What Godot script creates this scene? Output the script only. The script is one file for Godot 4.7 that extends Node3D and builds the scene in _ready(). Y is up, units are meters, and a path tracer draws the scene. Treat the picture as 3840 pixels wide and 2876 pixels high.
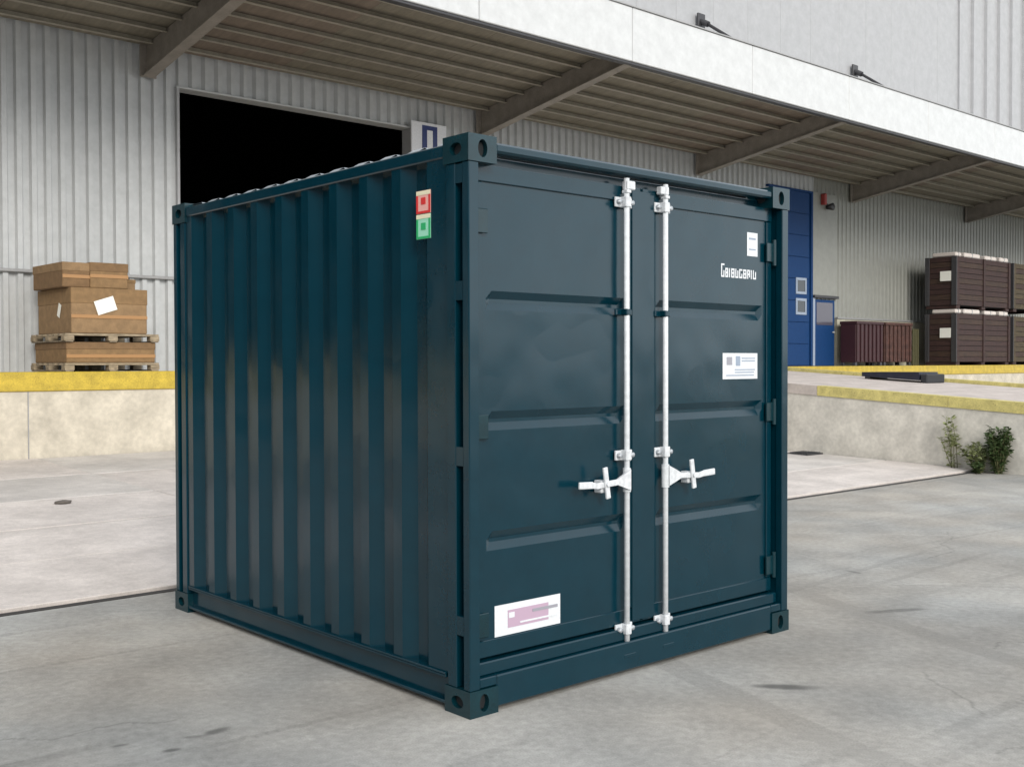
extends Node3D
# World: x runs along the warehouse front (away to the right), -z runs from the yard towards the warehouse, y is up. Metres.
# W(u, v, h) = Vector3(u, h, -v): u along the front, v towards the warehouse, h up.

var T := Transform3D.IDENTITY
var used := {}
var M := {}
var rng := RandomNumberGenerator.new()

const DOCK_H := 1.47
const WALL_V := 14.0
const DOCK_V := 12.0
const BAYS := [-38.9, -31.65, -24.4, -17.15, -9.9, -2.65, 4.6, 11.85, 19.1, 26.35, 33.6, 40.85, 48.1]

func W(u: float, v: float, h: float) -> Vector3:
	return Vector3(u, h, -v)

# ------------------------------------------------------------------ shapes
func mb(smooth := false) -> SurfaceTool:
	var st := SurfaceTool.new()
	st.begin(Mesh.PRIMITIVE_TRIANGLES)
	st.set_smooth_group(0 if smooth else -1)
	return st

func face(st: SurfaceTool, p: Array, out: Vector3) -> void:
	var a: Vector3 = p[0]
	var b: Vector3 = p[1]
	var c: Vector3 = p[2]
	var n := (b - a).cross(c - a)
	var q := p
	if n.dot(out) > 0.0:
		q = p.duplicate()
		q.reverse()
	for i in range(1, q.size() - 1):
		st.add_vertex(T * (q[0] as Vector3))
		st.add_vertex(T * (q[i] as Vector3))
		st.add_vertex(T * (q[i + 1] as Vector3))

# chamfered box, c centre, s full size, in the axes of B
func cbox(st: SurfaceTool, c: Vector3, s: Vector3, ch := 0.0, B := Basis.IDENTITY) -> void:
	var h := s * 0.5
	var k := minf(ch, minf(h.x, minf(h.y, h.z)) * 0.45)
	var ax := [Vector3(1, 0, 0), Vector3(0, 1, 0), Vector3(0, 0, 1)]
	for i in 3:
		var a: Vector3 = ax[i]
		var b: Vector3 = ax[(i + 1) % 3]
		var d: Vector3 = ax[(i + 2) % 3]
		for sg in [-1.0, 1.0]:
			var o: Vector3 = a * sg * h[i]
			var bb: Vector3 = b * (h[(i + 1) % 3] - k)
			var dd: Vector3 = d * (h[(i + 2) % 3] - k)
			var f := []
			for e in [[-1, -1], [1, -1], [1, 1], [-1, 1]]:
				f.append(c + B * (o + bb * e[0] + dd * e[1]))
			face(st, f, B * (a * sg))
	if k <= 0.0:
		return
	for i in 3:
		var a: Vector3 = ax[i]
		var j := (i + 1) % 3
		var l := (i + 2) % 3
		var b: Vector3 = ax[j]
		var d: Vector3 = ax[l]
		for sb in [-1.0, 1.0]:
			for sd in [-1.0, 1.0]:
				var al: Vector3 = a * (h[i] - k)
				var p1: Vector3 = b * sb * h[j] + d * sd * (h[l] - k)
				var p2: Vector3 = b * sb * (h[j] - k) + d * sd * h[l]
				face(st, [c + B * (p1 - al), c + B * (p1 + al), c + B * (p2 + al), c + B * (p2 - al)], B * (b * sb + d * sd))
	for sx in [-1.0, 1.0]:
		for sy in [-1.0, 1.0]:
			for sz in [-1.0, 1.0]:
				face(st, [c + B * Vector3(sx * h.x, sy * (h.y - k), sz * (h.z - k)), c + B * Vector3(sx * (h.x - k), sy * h.y, sz * (h.z - k)), c + B * Vector3(sx * (h.x - k), sy * (h.y - k), sz * h.z)], B * Vector3(sx, sy, sz))

# box given by ranges in u, v, h
func ubox(st: SurfaceTool, u0: float, u1: float, v0: float, v1: float, h0: float, h1: float, ch := 0.0) -> void:
	cbox(st, W((u0 + u1) / 2, (v0 + v1) / 2, (h0 + h1) / 2), Vector3(absf(u1 - u0), absf(h1 - h0), absf(v1 - v0)), ch)

func tube(st: SurfaceTool, pts: Array, r: float, seg := 12, r_end := -1.0) -> void:
	var n := pts.size()
	var rings := []
	for i in n:
		var d: Vector3 = (pts[mini(i + 1, n - 1)] - pts[maxi(i - 1, 0)]).normalized()
		var s := d.cross(Vector3.UP if absf(d.y) < 0.9 else Vector3.RIGHT).normalized()
		var t := s.cross(d)
		var rr := r if r_end < 0.0 else lerpf(r, r_end, float(i) / maxf(1.0, n - 1))
		var ring := []
		for k in seg:
			var a := TAU * k / seg
			ring.append(pts[i] + (s * cos(a) + t * sin(a)) * rr)
		rings.append(ring)
	for i in n - 1:
		for k in seg:
			var m: Vector3 = (rings[i][k] + rings[i][(k + 1) % seg]) / 2 - pts[i]
			face(st, [rings[i][k], rings[i][(k + 1) % seg], rings[i + 1][(k + 1) % seg], rings[i + 1][k]], m)
	face(st, rings[0], pts[0] - pts[1])
	face(st, rings[n - 1], pts[n - 1] - pts[n - 2])

# prism: polygon of points (convex), swept by vector d
func prism(st: SurfaceTool, poly: Array, d: Vector3) -> void:
	var c := Vector3.ZERO
	for p in poly:
		c += p
	c = c / poly.size()
	var top := []
	for p in poly:
		top.append(p + d)
	face(st, poly, -d)
	face(st, top, d)
	for i in poly.size():
		var j := (i + 1) % poly.size()
		face(st, [poly[i], poly[j], top[j], top[i]], (poly[i] + poly[j]) / 2 - c)

# bar between two points, w across (sideways), t high
func bar(st: SurfaceTool, a: Vector3, b: Vector3, w: float, t: float, ch := 0.0, upv := Vector3.UP) -> void:
	var d := (b - a).normalized()
	var s := d.cross(upv).normalized()
	var up := s.cross(d)
	cbox(st, (a + b) / 2, Vector3(a.distance_to(b), t, w), ch, Basis(d, up, s))

# ------------------------------------------------------------------ nodes
func numbered(called: String) -> String:
	if not used.has(called):
		used[called] = 0
		return called
	used[called] += 1
	return "%s_%03d" % [called, used[called]]

func thing(called: String, label: String, category: String, at := Vector3.ZERO, group := "", kind := "") -> Node3D:
	var o := Node3D.new()
	o.name = numbered(called)
	add_child(o)
	o.position = at
	o.set_meta("label", label)
	o.set_meta("category", category)
	if group != "":
		o.set_meta("group", group)
	if kind != "":
		o.set_meta("kind", kind)
	T = Transform3D(Basis.IDENTITY, -at)
	return o

func obj(called: String, st: SurfaceTool, m: Material, parent: Node = self) -> MeshInstance3D:
	st.generate_normals()
	var o := MeshInstance3D.new()
	o.mesh = st.commit()
	o.material_override = m
	o.name = called if parent != self else numbered(called)
	o.cast_shadow = GeometryInstance3D.SHADOW_CASTING_SETTING_ON
	parent.add_child(o, true)
	return o

func inst(called: String, mesh: Mesh, m: Material, parent: Node, at: Vector3, B := Basis.IDENTITY) -> MeshInstance3D:
	var o := MeshInstance3D.new()
	o.mesh = mesh
	o.material_override = m
	o.name = called
	o.transform = Transform3D(B, at)
	parent.add_child(o, true)
	return o

func mesh_of(st: SurfaceTool) -> Mesh:
	st.generate_normals()
	return st.commit()

func struct_obj(called: String, st: SurfaceTool, m: Material, label: String, category: String) -> MeshInstance3D:
	var o := obj(called, st, m)
	o.set_meta("kind", "structure")
	o.set_meta("label", label)
	o.set_meta("category", category)
	return o

# ------------------------------------------------------------------ materials
func noise_bytes(size: int, sd: int, freq: float, oct: int, kind := FastNoiseLite.TYPE_SIMPLEX_SMOOTH) -> PackedByteArray:
	var n := FastNoiseLite.new()
	n.seed = sd
	n.noise_type = kind
	n.frequency = freq
	n.fractal_octaves = oct
	n.fractal_type = FastNoiseLite.FRACTAL_FBM
	var im := n.get_seamless_image(size, size)
	im.convert(Image.FORMAT_L8)
	return im.get_data()

func gray_tex(size: int, parts: Array, lo: float, hi: float, spots := 0, spot_dark := 0.6) -> ImageTexture:
	# parts: [bytes, weight]
	var data := PackedByteArray()
	data.resize(size * size)
	var tot := 0.0
	for p in parts:
		tot += p[1]
	for i in size * size:
		var s := 0.0
		for p in parts:
			s += p[0][i] * p[1]
		s = clampf((s / tot / 255.0 - 0.5) * 1.7 + 0.5, 0.0, 1.0)
		data[i] = int(255.0 * lerpf(lo, hi, s))
	for k in spots:
		var x := rng.randi() % size
		var y := rng.randi() % size
		var r := rng.randi_range(1, 3)
		for dy in range(-r, r + 1):
			for dx in range(-r, r + 1):
				if dx * dx + dy * dy <= r * r + rng.randi() % 2:
					var at := posmod(y + dy, size) * size + posmod(x + dx, size)
					data[at] = int(data[at] * lerpf(spot_dark, 1.0, rng.randf() * 0.6))
	var im := Image.create_from_data(size, size, false, Image.FORMAT_L8, data)
	im.generate_mipmaps()
	return ImageTexture.create_from_image(im)

func lin(r: float, g: float, b: float) -> Color:
	return Color(r, g, b).linear_to_srgb()

func mat(col: Color, rough: float, tex: Texture2D = null, scale := 1.0, metal := 0.0, bump: Texture2D = null, bump_cm := 0.1) -> StandardMaterial3D:
	var m := StandardMaterial3D.new()
	m.albedo_color = col
	m.roughness = rough
	m.metallic = metal
	m.cull_mode = BaseMaterial3D.CULL_DISABLED
	if tex:
		m.albedo_texture = tex
	if tex or bump:
		m.uv1_triplanar = true
		m.uv1_world_triplanar = true
		m.uv1_scale = Vector3.ONE * scale
	if bump:
		m.heightmap_enabled = true
		m.heightmap_texture = bump
		m.heightmap_scale = bump_cm
	return m

func second(m: StandardMaterial3D, tex: Texture2D, scale: float) -> void:
	m.detail_enabled = true
	m.detail_albedo = tex
	m.detail_blend_mode = BaseMaterial3D.BLEND_MODE_MUL
	m.detail_uv_layer = BaseMaterial3D.DETAIL_UV_2
	m.uv2_triplanar = true
	m.uv2_world_triplanar = true
	m.uv2_scale = Vector3.ONE * scale

# colour texture of the yard: worn concrete, 20 m a side, blotches, streaks, tyre marks and oil spots
func yard_texture() -> ImageTexture:
	var n := 1536
	var broad := noise_bytes(n, 11, 0.004, 4)
	var mid := noise_bytes(n, 12, 0.02, 4)
	var fine := noise_bytes(n, 13, 0.2, 3)
	var warm := noise_bytes(n, 14, 0.006, 3)
	var v := PackedFloat32Array()
	v.resize(n * n)
	for i in n * n:
		v[i] = 1.0 + (broad[i] / 255.0 - 0.5) * 0.22 + (mid[i] / 255.0 - 0.5) * 0.16 + (fine[i] / 255.0 - 0.5) * 0.12
	# long faint drag streaks, mostly along x
	var px := n / 20.0
	for k in 520:
		var x0 := rng.randf() * n
		var y0 := rng.randf() * n
		var len := rng.randf_range(0.8, 4.5) * px
		var ang := rng.randf_range(-0.12, 0.12) + (0.75 if k % 6 == 0 else 0.0)
		var wd := rng.randf_range(0.6, 3.0)
		var str := rng.randf_range(0.015, 0.06) * (1.0 if rng.randf() < 0.75 else -0.5)
		var s := 0.0
		while s < len:
			var e := sin(PI * s / len) * str
			for w in range(-int(wd), int(wd) + 1):
				var xx := int(x0 + cos(ang) * s - sin(ang) * w)
				var yy := int(y0 + sin(ang) * s + cos(ang) * w)
				v[posmod(yy, n) * n + posmod(xx, n)] *= 1.0 - e * (0.5 + mid[posmod(yy, n) * n + posmod(xx, n)] / 255.0)
			s += 0.8
	# tyre marks: pairs of long curved bands with a broken edge
	for k in 5:
		var cx := [3.0, 15.5, 9.0, 18.0, 6.0][k] * px as float
		var cy := [12.5, 13.5, 2.0, 6.0, 17.0][k] * px as float
		var rad := [9.0, 14.0, 11.0, 16.0, 10.0][k] * px as float
		for side in 2:
			var rr := rad + side * 1.7 * px
			var a := 0.2 + k
			while a < 1.3 + k:
				for w in range(-6, 7):
					var x := int(cx + cos(a) * (rr + w))
					var y := int(cy + sin(a) * (rr + w))
					var at := posmod(y, n) * n + posmod(x, n)
					v[at] *= 1.0 - 0.09 * clampf((fine[at] + mid[at]) / 255.0 - 0.65, 0.0, 1.0)
				a += 0.7 / rr
	# oil and scuff spots: [u, v, half length, half width, angle, strength] where the photograph has them
	var spots := [[1.42, -0.62, 0.19, 0.06, 0.85, 0.36], [-1.16, 0.54, 0.06, 0.03, 0.3, 0.36], [-1.02, 0.63, 0.07, 0.02, 0.4, 0.18], [-1.3, 0.74, 0.05, 0.02, 0.2, 0.25], [3.4, -0.2, 0.22, 0.05, 0.5, 0.22], [0.35, -1.25, 0.12, 0.05, 0.2, 0.12], [2.2, -1.75, 0.2, 0.03, 0.4, 0.22], [1.9, -1.95, 0.2, 0.03, 0.9, 0.2]]
	for k in 46:
		spots.append([rng.randf() * 20, rng.randf() * 20, rng.randf_range(0.02, 0.12), rng.randf_range(0.015, 0.05), rng.randf() * 3, rng.randf_range(0.08, 0.3)])
	for s in spots:
		var cx: float = s[0] * px
		var cy: float = -s[1] * px
		var r := int(s[2] * px * 1.5) + 3
		for dy in range(-r, r + 1):
			for dx in range(-r, r + 1):
				var a := cos(s[4]) * dx + sin(s[4]) * dy
				var b := -sin(s[4]) * dx + cos(s[4]) * dy
				var at := posmod(int(cy) + dy, n) * n + posmod(int(cx) + dx, n)
				var d := sqrt(pow(a / (s[2] * px), 2) + pow(b / (s[3] * px), 2)) + (mid[at] / 255.0 - 0.5) * 0.9
				if d < 1.0:
					v[at] *= 1.0 - s[5] * clampf((1.0 - d) * 2.0, 0.0, 1.0)
	# hairline cracks: wandering thin dark lines
	for c in [[1.3, -1.75, 0.4, 0.9], [1.75, -1.5, -0.9, 0.7], [2.9, -1.0, 0.2, 1.6], [-2.2, 1.3, 0.5, 1.4], [5.2, 0.6, -0.4, 2.2]]:
		var cx: float = c[0] * px
		var cy: float = -c[1] * px
		var dirn: float = c[2]
		for k in int(c[3] * px):
			dirn += rng.randf_range(-0.32, 0.32) - (dirn - c[2]) * 0.08
			cx += cos(dirn)
			cy += sin(dirn)
			var at := posmod(int(cy), n) * n + posmod(int(cx), n)
			v[at] *= 0.88
	var out := PackedByteArray()
	out.resize(n * n * 3)
	for i in n * n:
		var w := (warm[i] / 255.0 - 0.5) * 0.05
		var x := clampf(v[i], 0.3, 1.4) * 0.61
		out[i * 3] = int(clampf(x * (1.012 + w) * 255.0, 0, 255))
		out[i * 3 + 1] = int(clampf(x * 255.0, 0, 255))
		out[i * 3 + 2] = int(clampf(x * (0.965 - w) * 255.0, 0, 255))
	var im := Image.create_from_data(n, n, false, Image.FORMAT_RGB8, out)
	return ImageTexture.create_from_image(im)

func make_materials() -> void:
	var n := 512
	var A := noise_bytes(n, 1, 0.01, 5)
	var B := noise_bytes(n, 2, 0.06, 4)
	var C := noise_bytes(n, 3, 0.3, 2)
	var D := noise_bytes(n, 4, 0.02, 3)
	var blotch := gray_tex(n, [[A, 1.0], [B, 0.6], [C, 0.25]], 0.84, 1.0)
	var faint := gray_tex(n, [[D, 1.0], [B, 0.5], [C, 0.4]], 0.93, 1.0)
	var grain := gray_tex(n, [[C, 1.0], [B, 0.6]], 0.87, 1.0)
	var rusty := gray_tex(n, [[A, 0.6], [B, 1.0], [C, 0.5]], 0.35, 1.0)
	# streaks that run down a face: one noise stretched upwards
	var S := PackedByteArray()
	S.resize(n * n)
	for y in n:
		for x in n:
			S[y * n + x] = A[(y / 14) * n + x] / 2 + B[((y / 9 + 80) % n) * n + x] / 2
	var runs := gray_tex(n, [[S, 1.0], [B, 0.35]], 0.82, 1.0)
	# wood: grain stretched along x
	var G := PackedByteArray()
	G.resize(n * n)
	for y in n:
		for x in n:
			G[y * n + x] = B[y * n + (x / 16)] / 2 + C[y * n + (x / 22)] / 2
	var wood := gray_tex(n, [[G, 1.0], [A, 0.3]], 0.55, 1.0)
	M.blotch = blotch
	M.paint = mat(lin(0.0006, 0.0265, 0.0425), 0.2, faint, 0.45, 0.0, gray_tex(n, [[noise_bytes(n, 21, 0.008, 2), 1.0]], 0.0, 1.0), 0.28)
	M.paint.roughness_texture = blotch
	M.paint.metallic_specular = 0.48
	M.casting = mat(lin(0.002, 0.03, 0.041), 0.22, blotch, 1.6, 0.0, grain, 0.03)
	M.roof_sky_glint = mat(lin(0.3, 0.34, 0.37), 0.4, blotch, 0.8)  # paler than the body: sky glints on the rib ends put into the colour
	M.inside = mat(lin(0.012, 0.014, 0.016), 0.9)
	M.zinc = mat(lin(0.74, 0.77, 0.8), 0.38, blotch, 5.0)
	M.zinc_bolt = mat(lin(0.5, 0.53, 0.56), 0.4, faint, 4.0, 0.3)
	M.rubber = mat(lin(0.02, 0.022, 0.025), 0.75)
	M.yard = StandardMaterial3D.new()
	M.yard.albedo_texture = yard_texture()
	M.yard.roughness = 0.93
	M.yard.detail_enabled = true
	M.yard.detail_albedo = grain
	M.yard.detail_blend_mode = BaseMaterial3D.BLEND_MODE_MUL
	M.yard.detail_uv_layer = BaseMaterial3D.DETAIL_UV_2
	M.slab = mat(lin(0.76, 0.7, 0.655), 0.9, blotch, 0.22, 0.0, grain, 0.15)
	second(M.slab, grain, 0.9)
	M.slab_b = mat(lin(0.72, 0.68, 0.64), 0.9, blotch, 0.17, 0.0, grain, 0.15)
	second(M.slab_b, grain, 1.1)
	M.stone = mat(lin(0.13, 0.115, 0.1), 0.85, blotch, 3.0)
	M.tar = mat(lin(0.035, 0.033, 0.032), 0.8, grain, 1.5)
	M.dock = mat(lin(0.68, 0.62, 0.51), 0.9, faint, 0.35, 0.0, grain, 0.2)
	second(M.dock, blotch, 0.3)
	M.ramp = mat(lin(0.72, 0.69, 0.62), 0.9, faint, 0.3, 0.0, grain, 0.2)
	second(M.ramp, blotch, 0.4)
	M.ramp_top = mat(lin(0.56, 0.5, 0.46), 0.9, blotch, 0.4)
	M.yellow = mat(lin(0.72, 0.52, 0.055), 0.55, blotch, 0.7)
	second(M.yellow, rusty_light(A, B, C, n), 1.3)
	M.faded_yellow = mat(lin(0.78, 0.68, 0.25), 0.7, blotch, 0.8)
	second(M.faded_yellow, rusty_light(B, A, C, n), 0.9)
	M.cladding = mat(lin(0.5, 0.515, 0.52), 0.4, faint, 0.3)
	M.cladding_b = mat(lin(0.48, 0.495, 0.5), 0.4, faint, 0.27)
	M.cladding_c = mat(lin(0.27, 0.275, 0.25), 0.45, faint, 0.27)
	M.upper = mat(lin(0.4, 0.405, 0.415), 0.5, faint, 0.25, 0.0)
	M.fascia = mat(lin(0.6, 0.615, 0.62), 0.4, faint, 0.3)
	M.flashing = mat(lin(0.33, 0.33, 0.33), 0.5, faint, 1.0, 0.2)
	M.deck = mat(lin(0.25, 0.225, 0.175), 0.7, runs, 0.4)
	M.deck_b = mat(lin(0.24, 0.195, 0.155), 0.7, runs, 0.35)
	M.steel = mat(lin(0.3, 0.27, 0.235), 0.55, blotch, 0.6)
	M.purlin = mat(lin(0.4, 0.37, 0.3), 0.5, blotch, 0.8)
	M.dark_steel = mat(lin(0.06, 0.06, 0.065), 0.5, faint, 1.0, 0.3)
	M.hall = mat(lin(0.07, 0.072, 0.075), 0.8, blotch, 0.1)  # for the added hall out of view
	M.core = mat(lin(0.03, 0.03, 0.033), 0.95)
	M.plinth = mat(lin(0.52, 0.5, 0.4), 0.9, runs, 0.5)
	M.blue = mat(lin(0.008, 0.045, 0.15), 0.6, faint, 0.8)
	M.blue.metallic_specular = 0.3
	M.blue_frame = mat(lin(0.3, 0.36, 0.46), 0.45, faint, 1.0)
	M.glass = mat(lin(0.02, 0.025, 0.03), 0.08)
	M.grey_glass = mat(lin(0.08, 0.075, 0.1), 0.2)
	M.white_paint = mat(lin(0.8, 0.81, 0.84), 0.4, faint, 2.0)
	M.plate = mat(lin(0.74, 0.77, 0.8), 0.35, faint, 6.0)
	M.sign_blue = mat(lin(0.015, 0.03, 0.14), 0.4)
	M.grey_print = mat(lin(0.3, 0.3, 0.34), 0.4)
	M.red_print = mat(lin(0.6, 0.06, 0.08), 0.4)
	M.pink_print = mat(lin(0.46, 0.33, 0.43), 0.4)
	M.red = mat(lin(0.6, 0.03, 0.03), 0.4)
	M.beacon = mat(lin(0.3, 0.04, 0.035), 0.5)
	M.pale_red = mat(lin(0.75, 0.38, 0.34), 0.4)
	M.green = mat(lin(0.02, 0.38, 0.13), 0.4)
	M.pale_green = mat(lin(0.3, 0.66, 0.48), 0.4)
	M.cream = mat(lin(0.75, 0.7, 0.5), 0.4)
	M.card = [mat(lin(0.27, 0.165, 0.075), 0.85, blotch, 1.5), mat(lin(0.22, 0.13, 0.06), 0.85, blotch, 1.5), mat(lin(0.3, 0.19, 0.095), 0.85, blotch, 1.2)]
	M.tape = mat(lin(0.36, 0.19, 0.07), 0.3)
	M.paper = mat(lin(0.82, 0.82, 0.76), 0.8)
	M.wood = mat(lin(0.5, 0.4, 0.27), 0.85, wood, 1.2)
	M.wood_b = mat(lin(0.42, 0.34, 0.24), 0.85, wood, 1.5)
	M.dark_wood = mat(lin(0.062, 0.027, 0.023), 0.75, wood, 0.9)
	M.dark_wood_b = mat(lin(0.075, 0.04, 0.026), 0.75, wood, 0.7)
	M.olive_wood = mat(lin(0.1, 0.07, 0.03), 0.75, wood, 0.7)
	M.sack = mat(lin(0.68, 0.62, 0.58), 0.8, faint, 3.0)
	M.maroon = mat(lin(0.045, 0.01, 0.014), 0.55, blotch, 1.0)
	M.rust_red = mat(lin(0.15, 0.06, 0.045), 0.7, rusty, 1.0)
	M.olive = mat(lin(0.08, 0.075, 0.03), 0.7, blotch, 2.0)
	M.film = StandardMaterial3D.new()
	M.film.albedo_color = Color(0.85, 0.86, 0.84, 0.28)
	M.film.transparency = BaseMaterial3D.TRANSPARENCY_ALPHA
	M.film.roughness = 0.15
	M.film.cull_mode = BaseMaterial3D.CULL_DISABLED
	M.leaf = mat(lin(0.05, 0.085, 0.025), 0.6)
	M.leaf.backlight = Color(0.2, 0.25, 0.1)
	M.leaf_pale = mat(lin(0.24, 0.27, 0.12), 0.7)
	M.leaf_pale.backlight = Color(0.2, 0.25, 0.1)
	M.stem = mat(lin(0.1, 0.1, 0.04), 0.7)

func rusty_light(a: PackedByteArray, b: PackedByteArray, c: PackedByteArray, n: int) -> ImageTexture:
	return gray_tex(n, [[a, 0.7], [b, 1.0], [c, 0.6]], 0.82, 1.0, 200, 0.6)

# ------------------------------------------------------------------ shipping container
const CW := 2.438
const CL := 2.991
const CH := 2.591

# ring of a rectangle (2*hx by 2*hy) with an oval hole, in the plane of ax, ay at c, facing out; the hole is a tunnel of given depth
func holed_face(st: SurfaceTool, c: Vector3, ax: Vector3, ay: Vector3, out: Vector3, hx: float, hy: float, rx: float, ry: float, depth: float) -> void:
	var n := 24
	for i in n:
		var pts := []
		for k in [i, i + 1]:
			var a: float = TAU * k / n
			var cx := cos(a)
			var cy := sin(a)
			var s := 1.0 / maxf(absf(cx), absf(cy))
			pts.append([c + ax * cx * s * hx + ay * cy * s * hy, c + ax * cx * rx + ay * cy * ry])
		face(st, [pts[0][0], pts[1][0], pts[1][1], pts[0][1]], out)
		face(st, [pts[0][1], pts[1][1], pts[1][1] - out * depth, pts[0][1] - out * depth], c - (pts[0][1] + pts[1][1]) / 2)

func casting(called: String, root: Node3D, u0: float, v0: float, h0: float) -> void:
	# 162 wide (u) x 178 long (v) x 118 high; sits 3 mm proud of the frame
	var st := mb()
	var a := Vector3(0.166, 0.121, 0.182)
	var c := W(u0 + 0.081, v0 + 0.089, h0 + 0.059)
	var h := a / 2
	for s in [-1.0, 1.0]:
		holed_face(st, c + Vector3(s * h.x, 0, 0), Vector3(0, 0, 1), Vector3(0, 1, 0), Vector3(s, 0, 0), h.z, h.y, 0.042, 0.028, 0.03)
		holed_face(st, c + Vector3(0, 0, s * h.z), Vector3(1, 0, 0), Vector3(0, 1, 0), Vector3(0, 0, s), h.x, h.y, 0.027, 0.04, 0.03)
		holed_face(st, c + Vector3(0, s * h.y, 0), Vector3(1, 0, 0), Vector3(0, 0, 1), Vector3(0, s, 0), h.x, h.z, 0.03, 0.05, 0.03)
	var o := obj(called, st, M.casting, root)
	var dk := mb()
	cbox(dk, c, a - Vector3.ONE * 0.056)
	obj("cavity", dk, M.inside, o)

# corrugated sheet: runs from a along dir for length, ribs sink by depth against out, height up
func corrugated(st: SurfaceTool, a: Vector3, dir: Vector3, length: float, up: Vector3, out: Vector3, prof: Array, depth: float, margin := 0.0) -> void:
	# prof: lengths of outer flat, slope, inner flat, slope
	var pts := [[0.0, 0.0]]
	var x := margin
	pts.append([x, 0.0])
	var period: float = prof[0] + prof[1] + prof[2] + prof[3]
	while x + period - prof[0] * 0.0 <= length - margin + 0.001:
		pts.append([x + prof[0], 0.0])
		pts.append([x + prof[0] + prof[1], depth])
		pts.append([x + prof[0] + prof[1] + prof[2], depth])
		pts.append([x + period, 0.0])
		x += period
	pts.append([length, 0.0])
	for i in pts.size() - 1:
		if pts[i + 1][0] - pts[i][0] < 0.0005:
			continue
		var p: Vector3 = a + dir * pts[i][0] - out * pts[i][1]
		var q: Vector3 = a + dir * pts[i + 1][0] - out * pts[i + 1][1]
		face(st, [p, q, q + up, p + up], out)

func container_post(root: Node3D, u_sign: float, v_sign: float) -> void:
	# corner post with an open channel on its outer side face, bridged by short plates
	var u0 := 0.0 if u_sign < 0 else CW
	var v0 := 0.0 if v_sign < 0 else CL
	var iu := 1.0 if u_sign < 0 else -1.0
	var iv := 1.0 if v_sign < 0 else -1.0
	var st := mb()
	var h0 := 0.119
	var h1 := CH - 0.119
	ubox(st, u0 + iu * 0.003, u0 + iu * 0.062, v0 + iv * 0.003, v0 + iv * 0.05, h0, h1, 0.004)
	ubox(st, u0 + iu * 0.003, u0 + iu * 0.062, v0 + iv * 0.1, v0 + iv * 0.165, h0, h1, 0.004)
	ubox(st, u0 + iu * 0.045, u0 + iu * 0.058, v0 + iv * 0.0502, v0 + iv * 0.0998, h0 + 0.001, h1 - 0.001)
	if v_sign < 0:
		for hh in [0.36, 1.12, 1.86, 2.38]:
			ubox(st, u0 + iu * 0.005, u0 + iu * 0.044, v0 + iv * 0.0503, v0 + iv * 0.0997, hh, hh + 0.085)
	obj("corner_post", st, M.paint, root)

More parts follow.
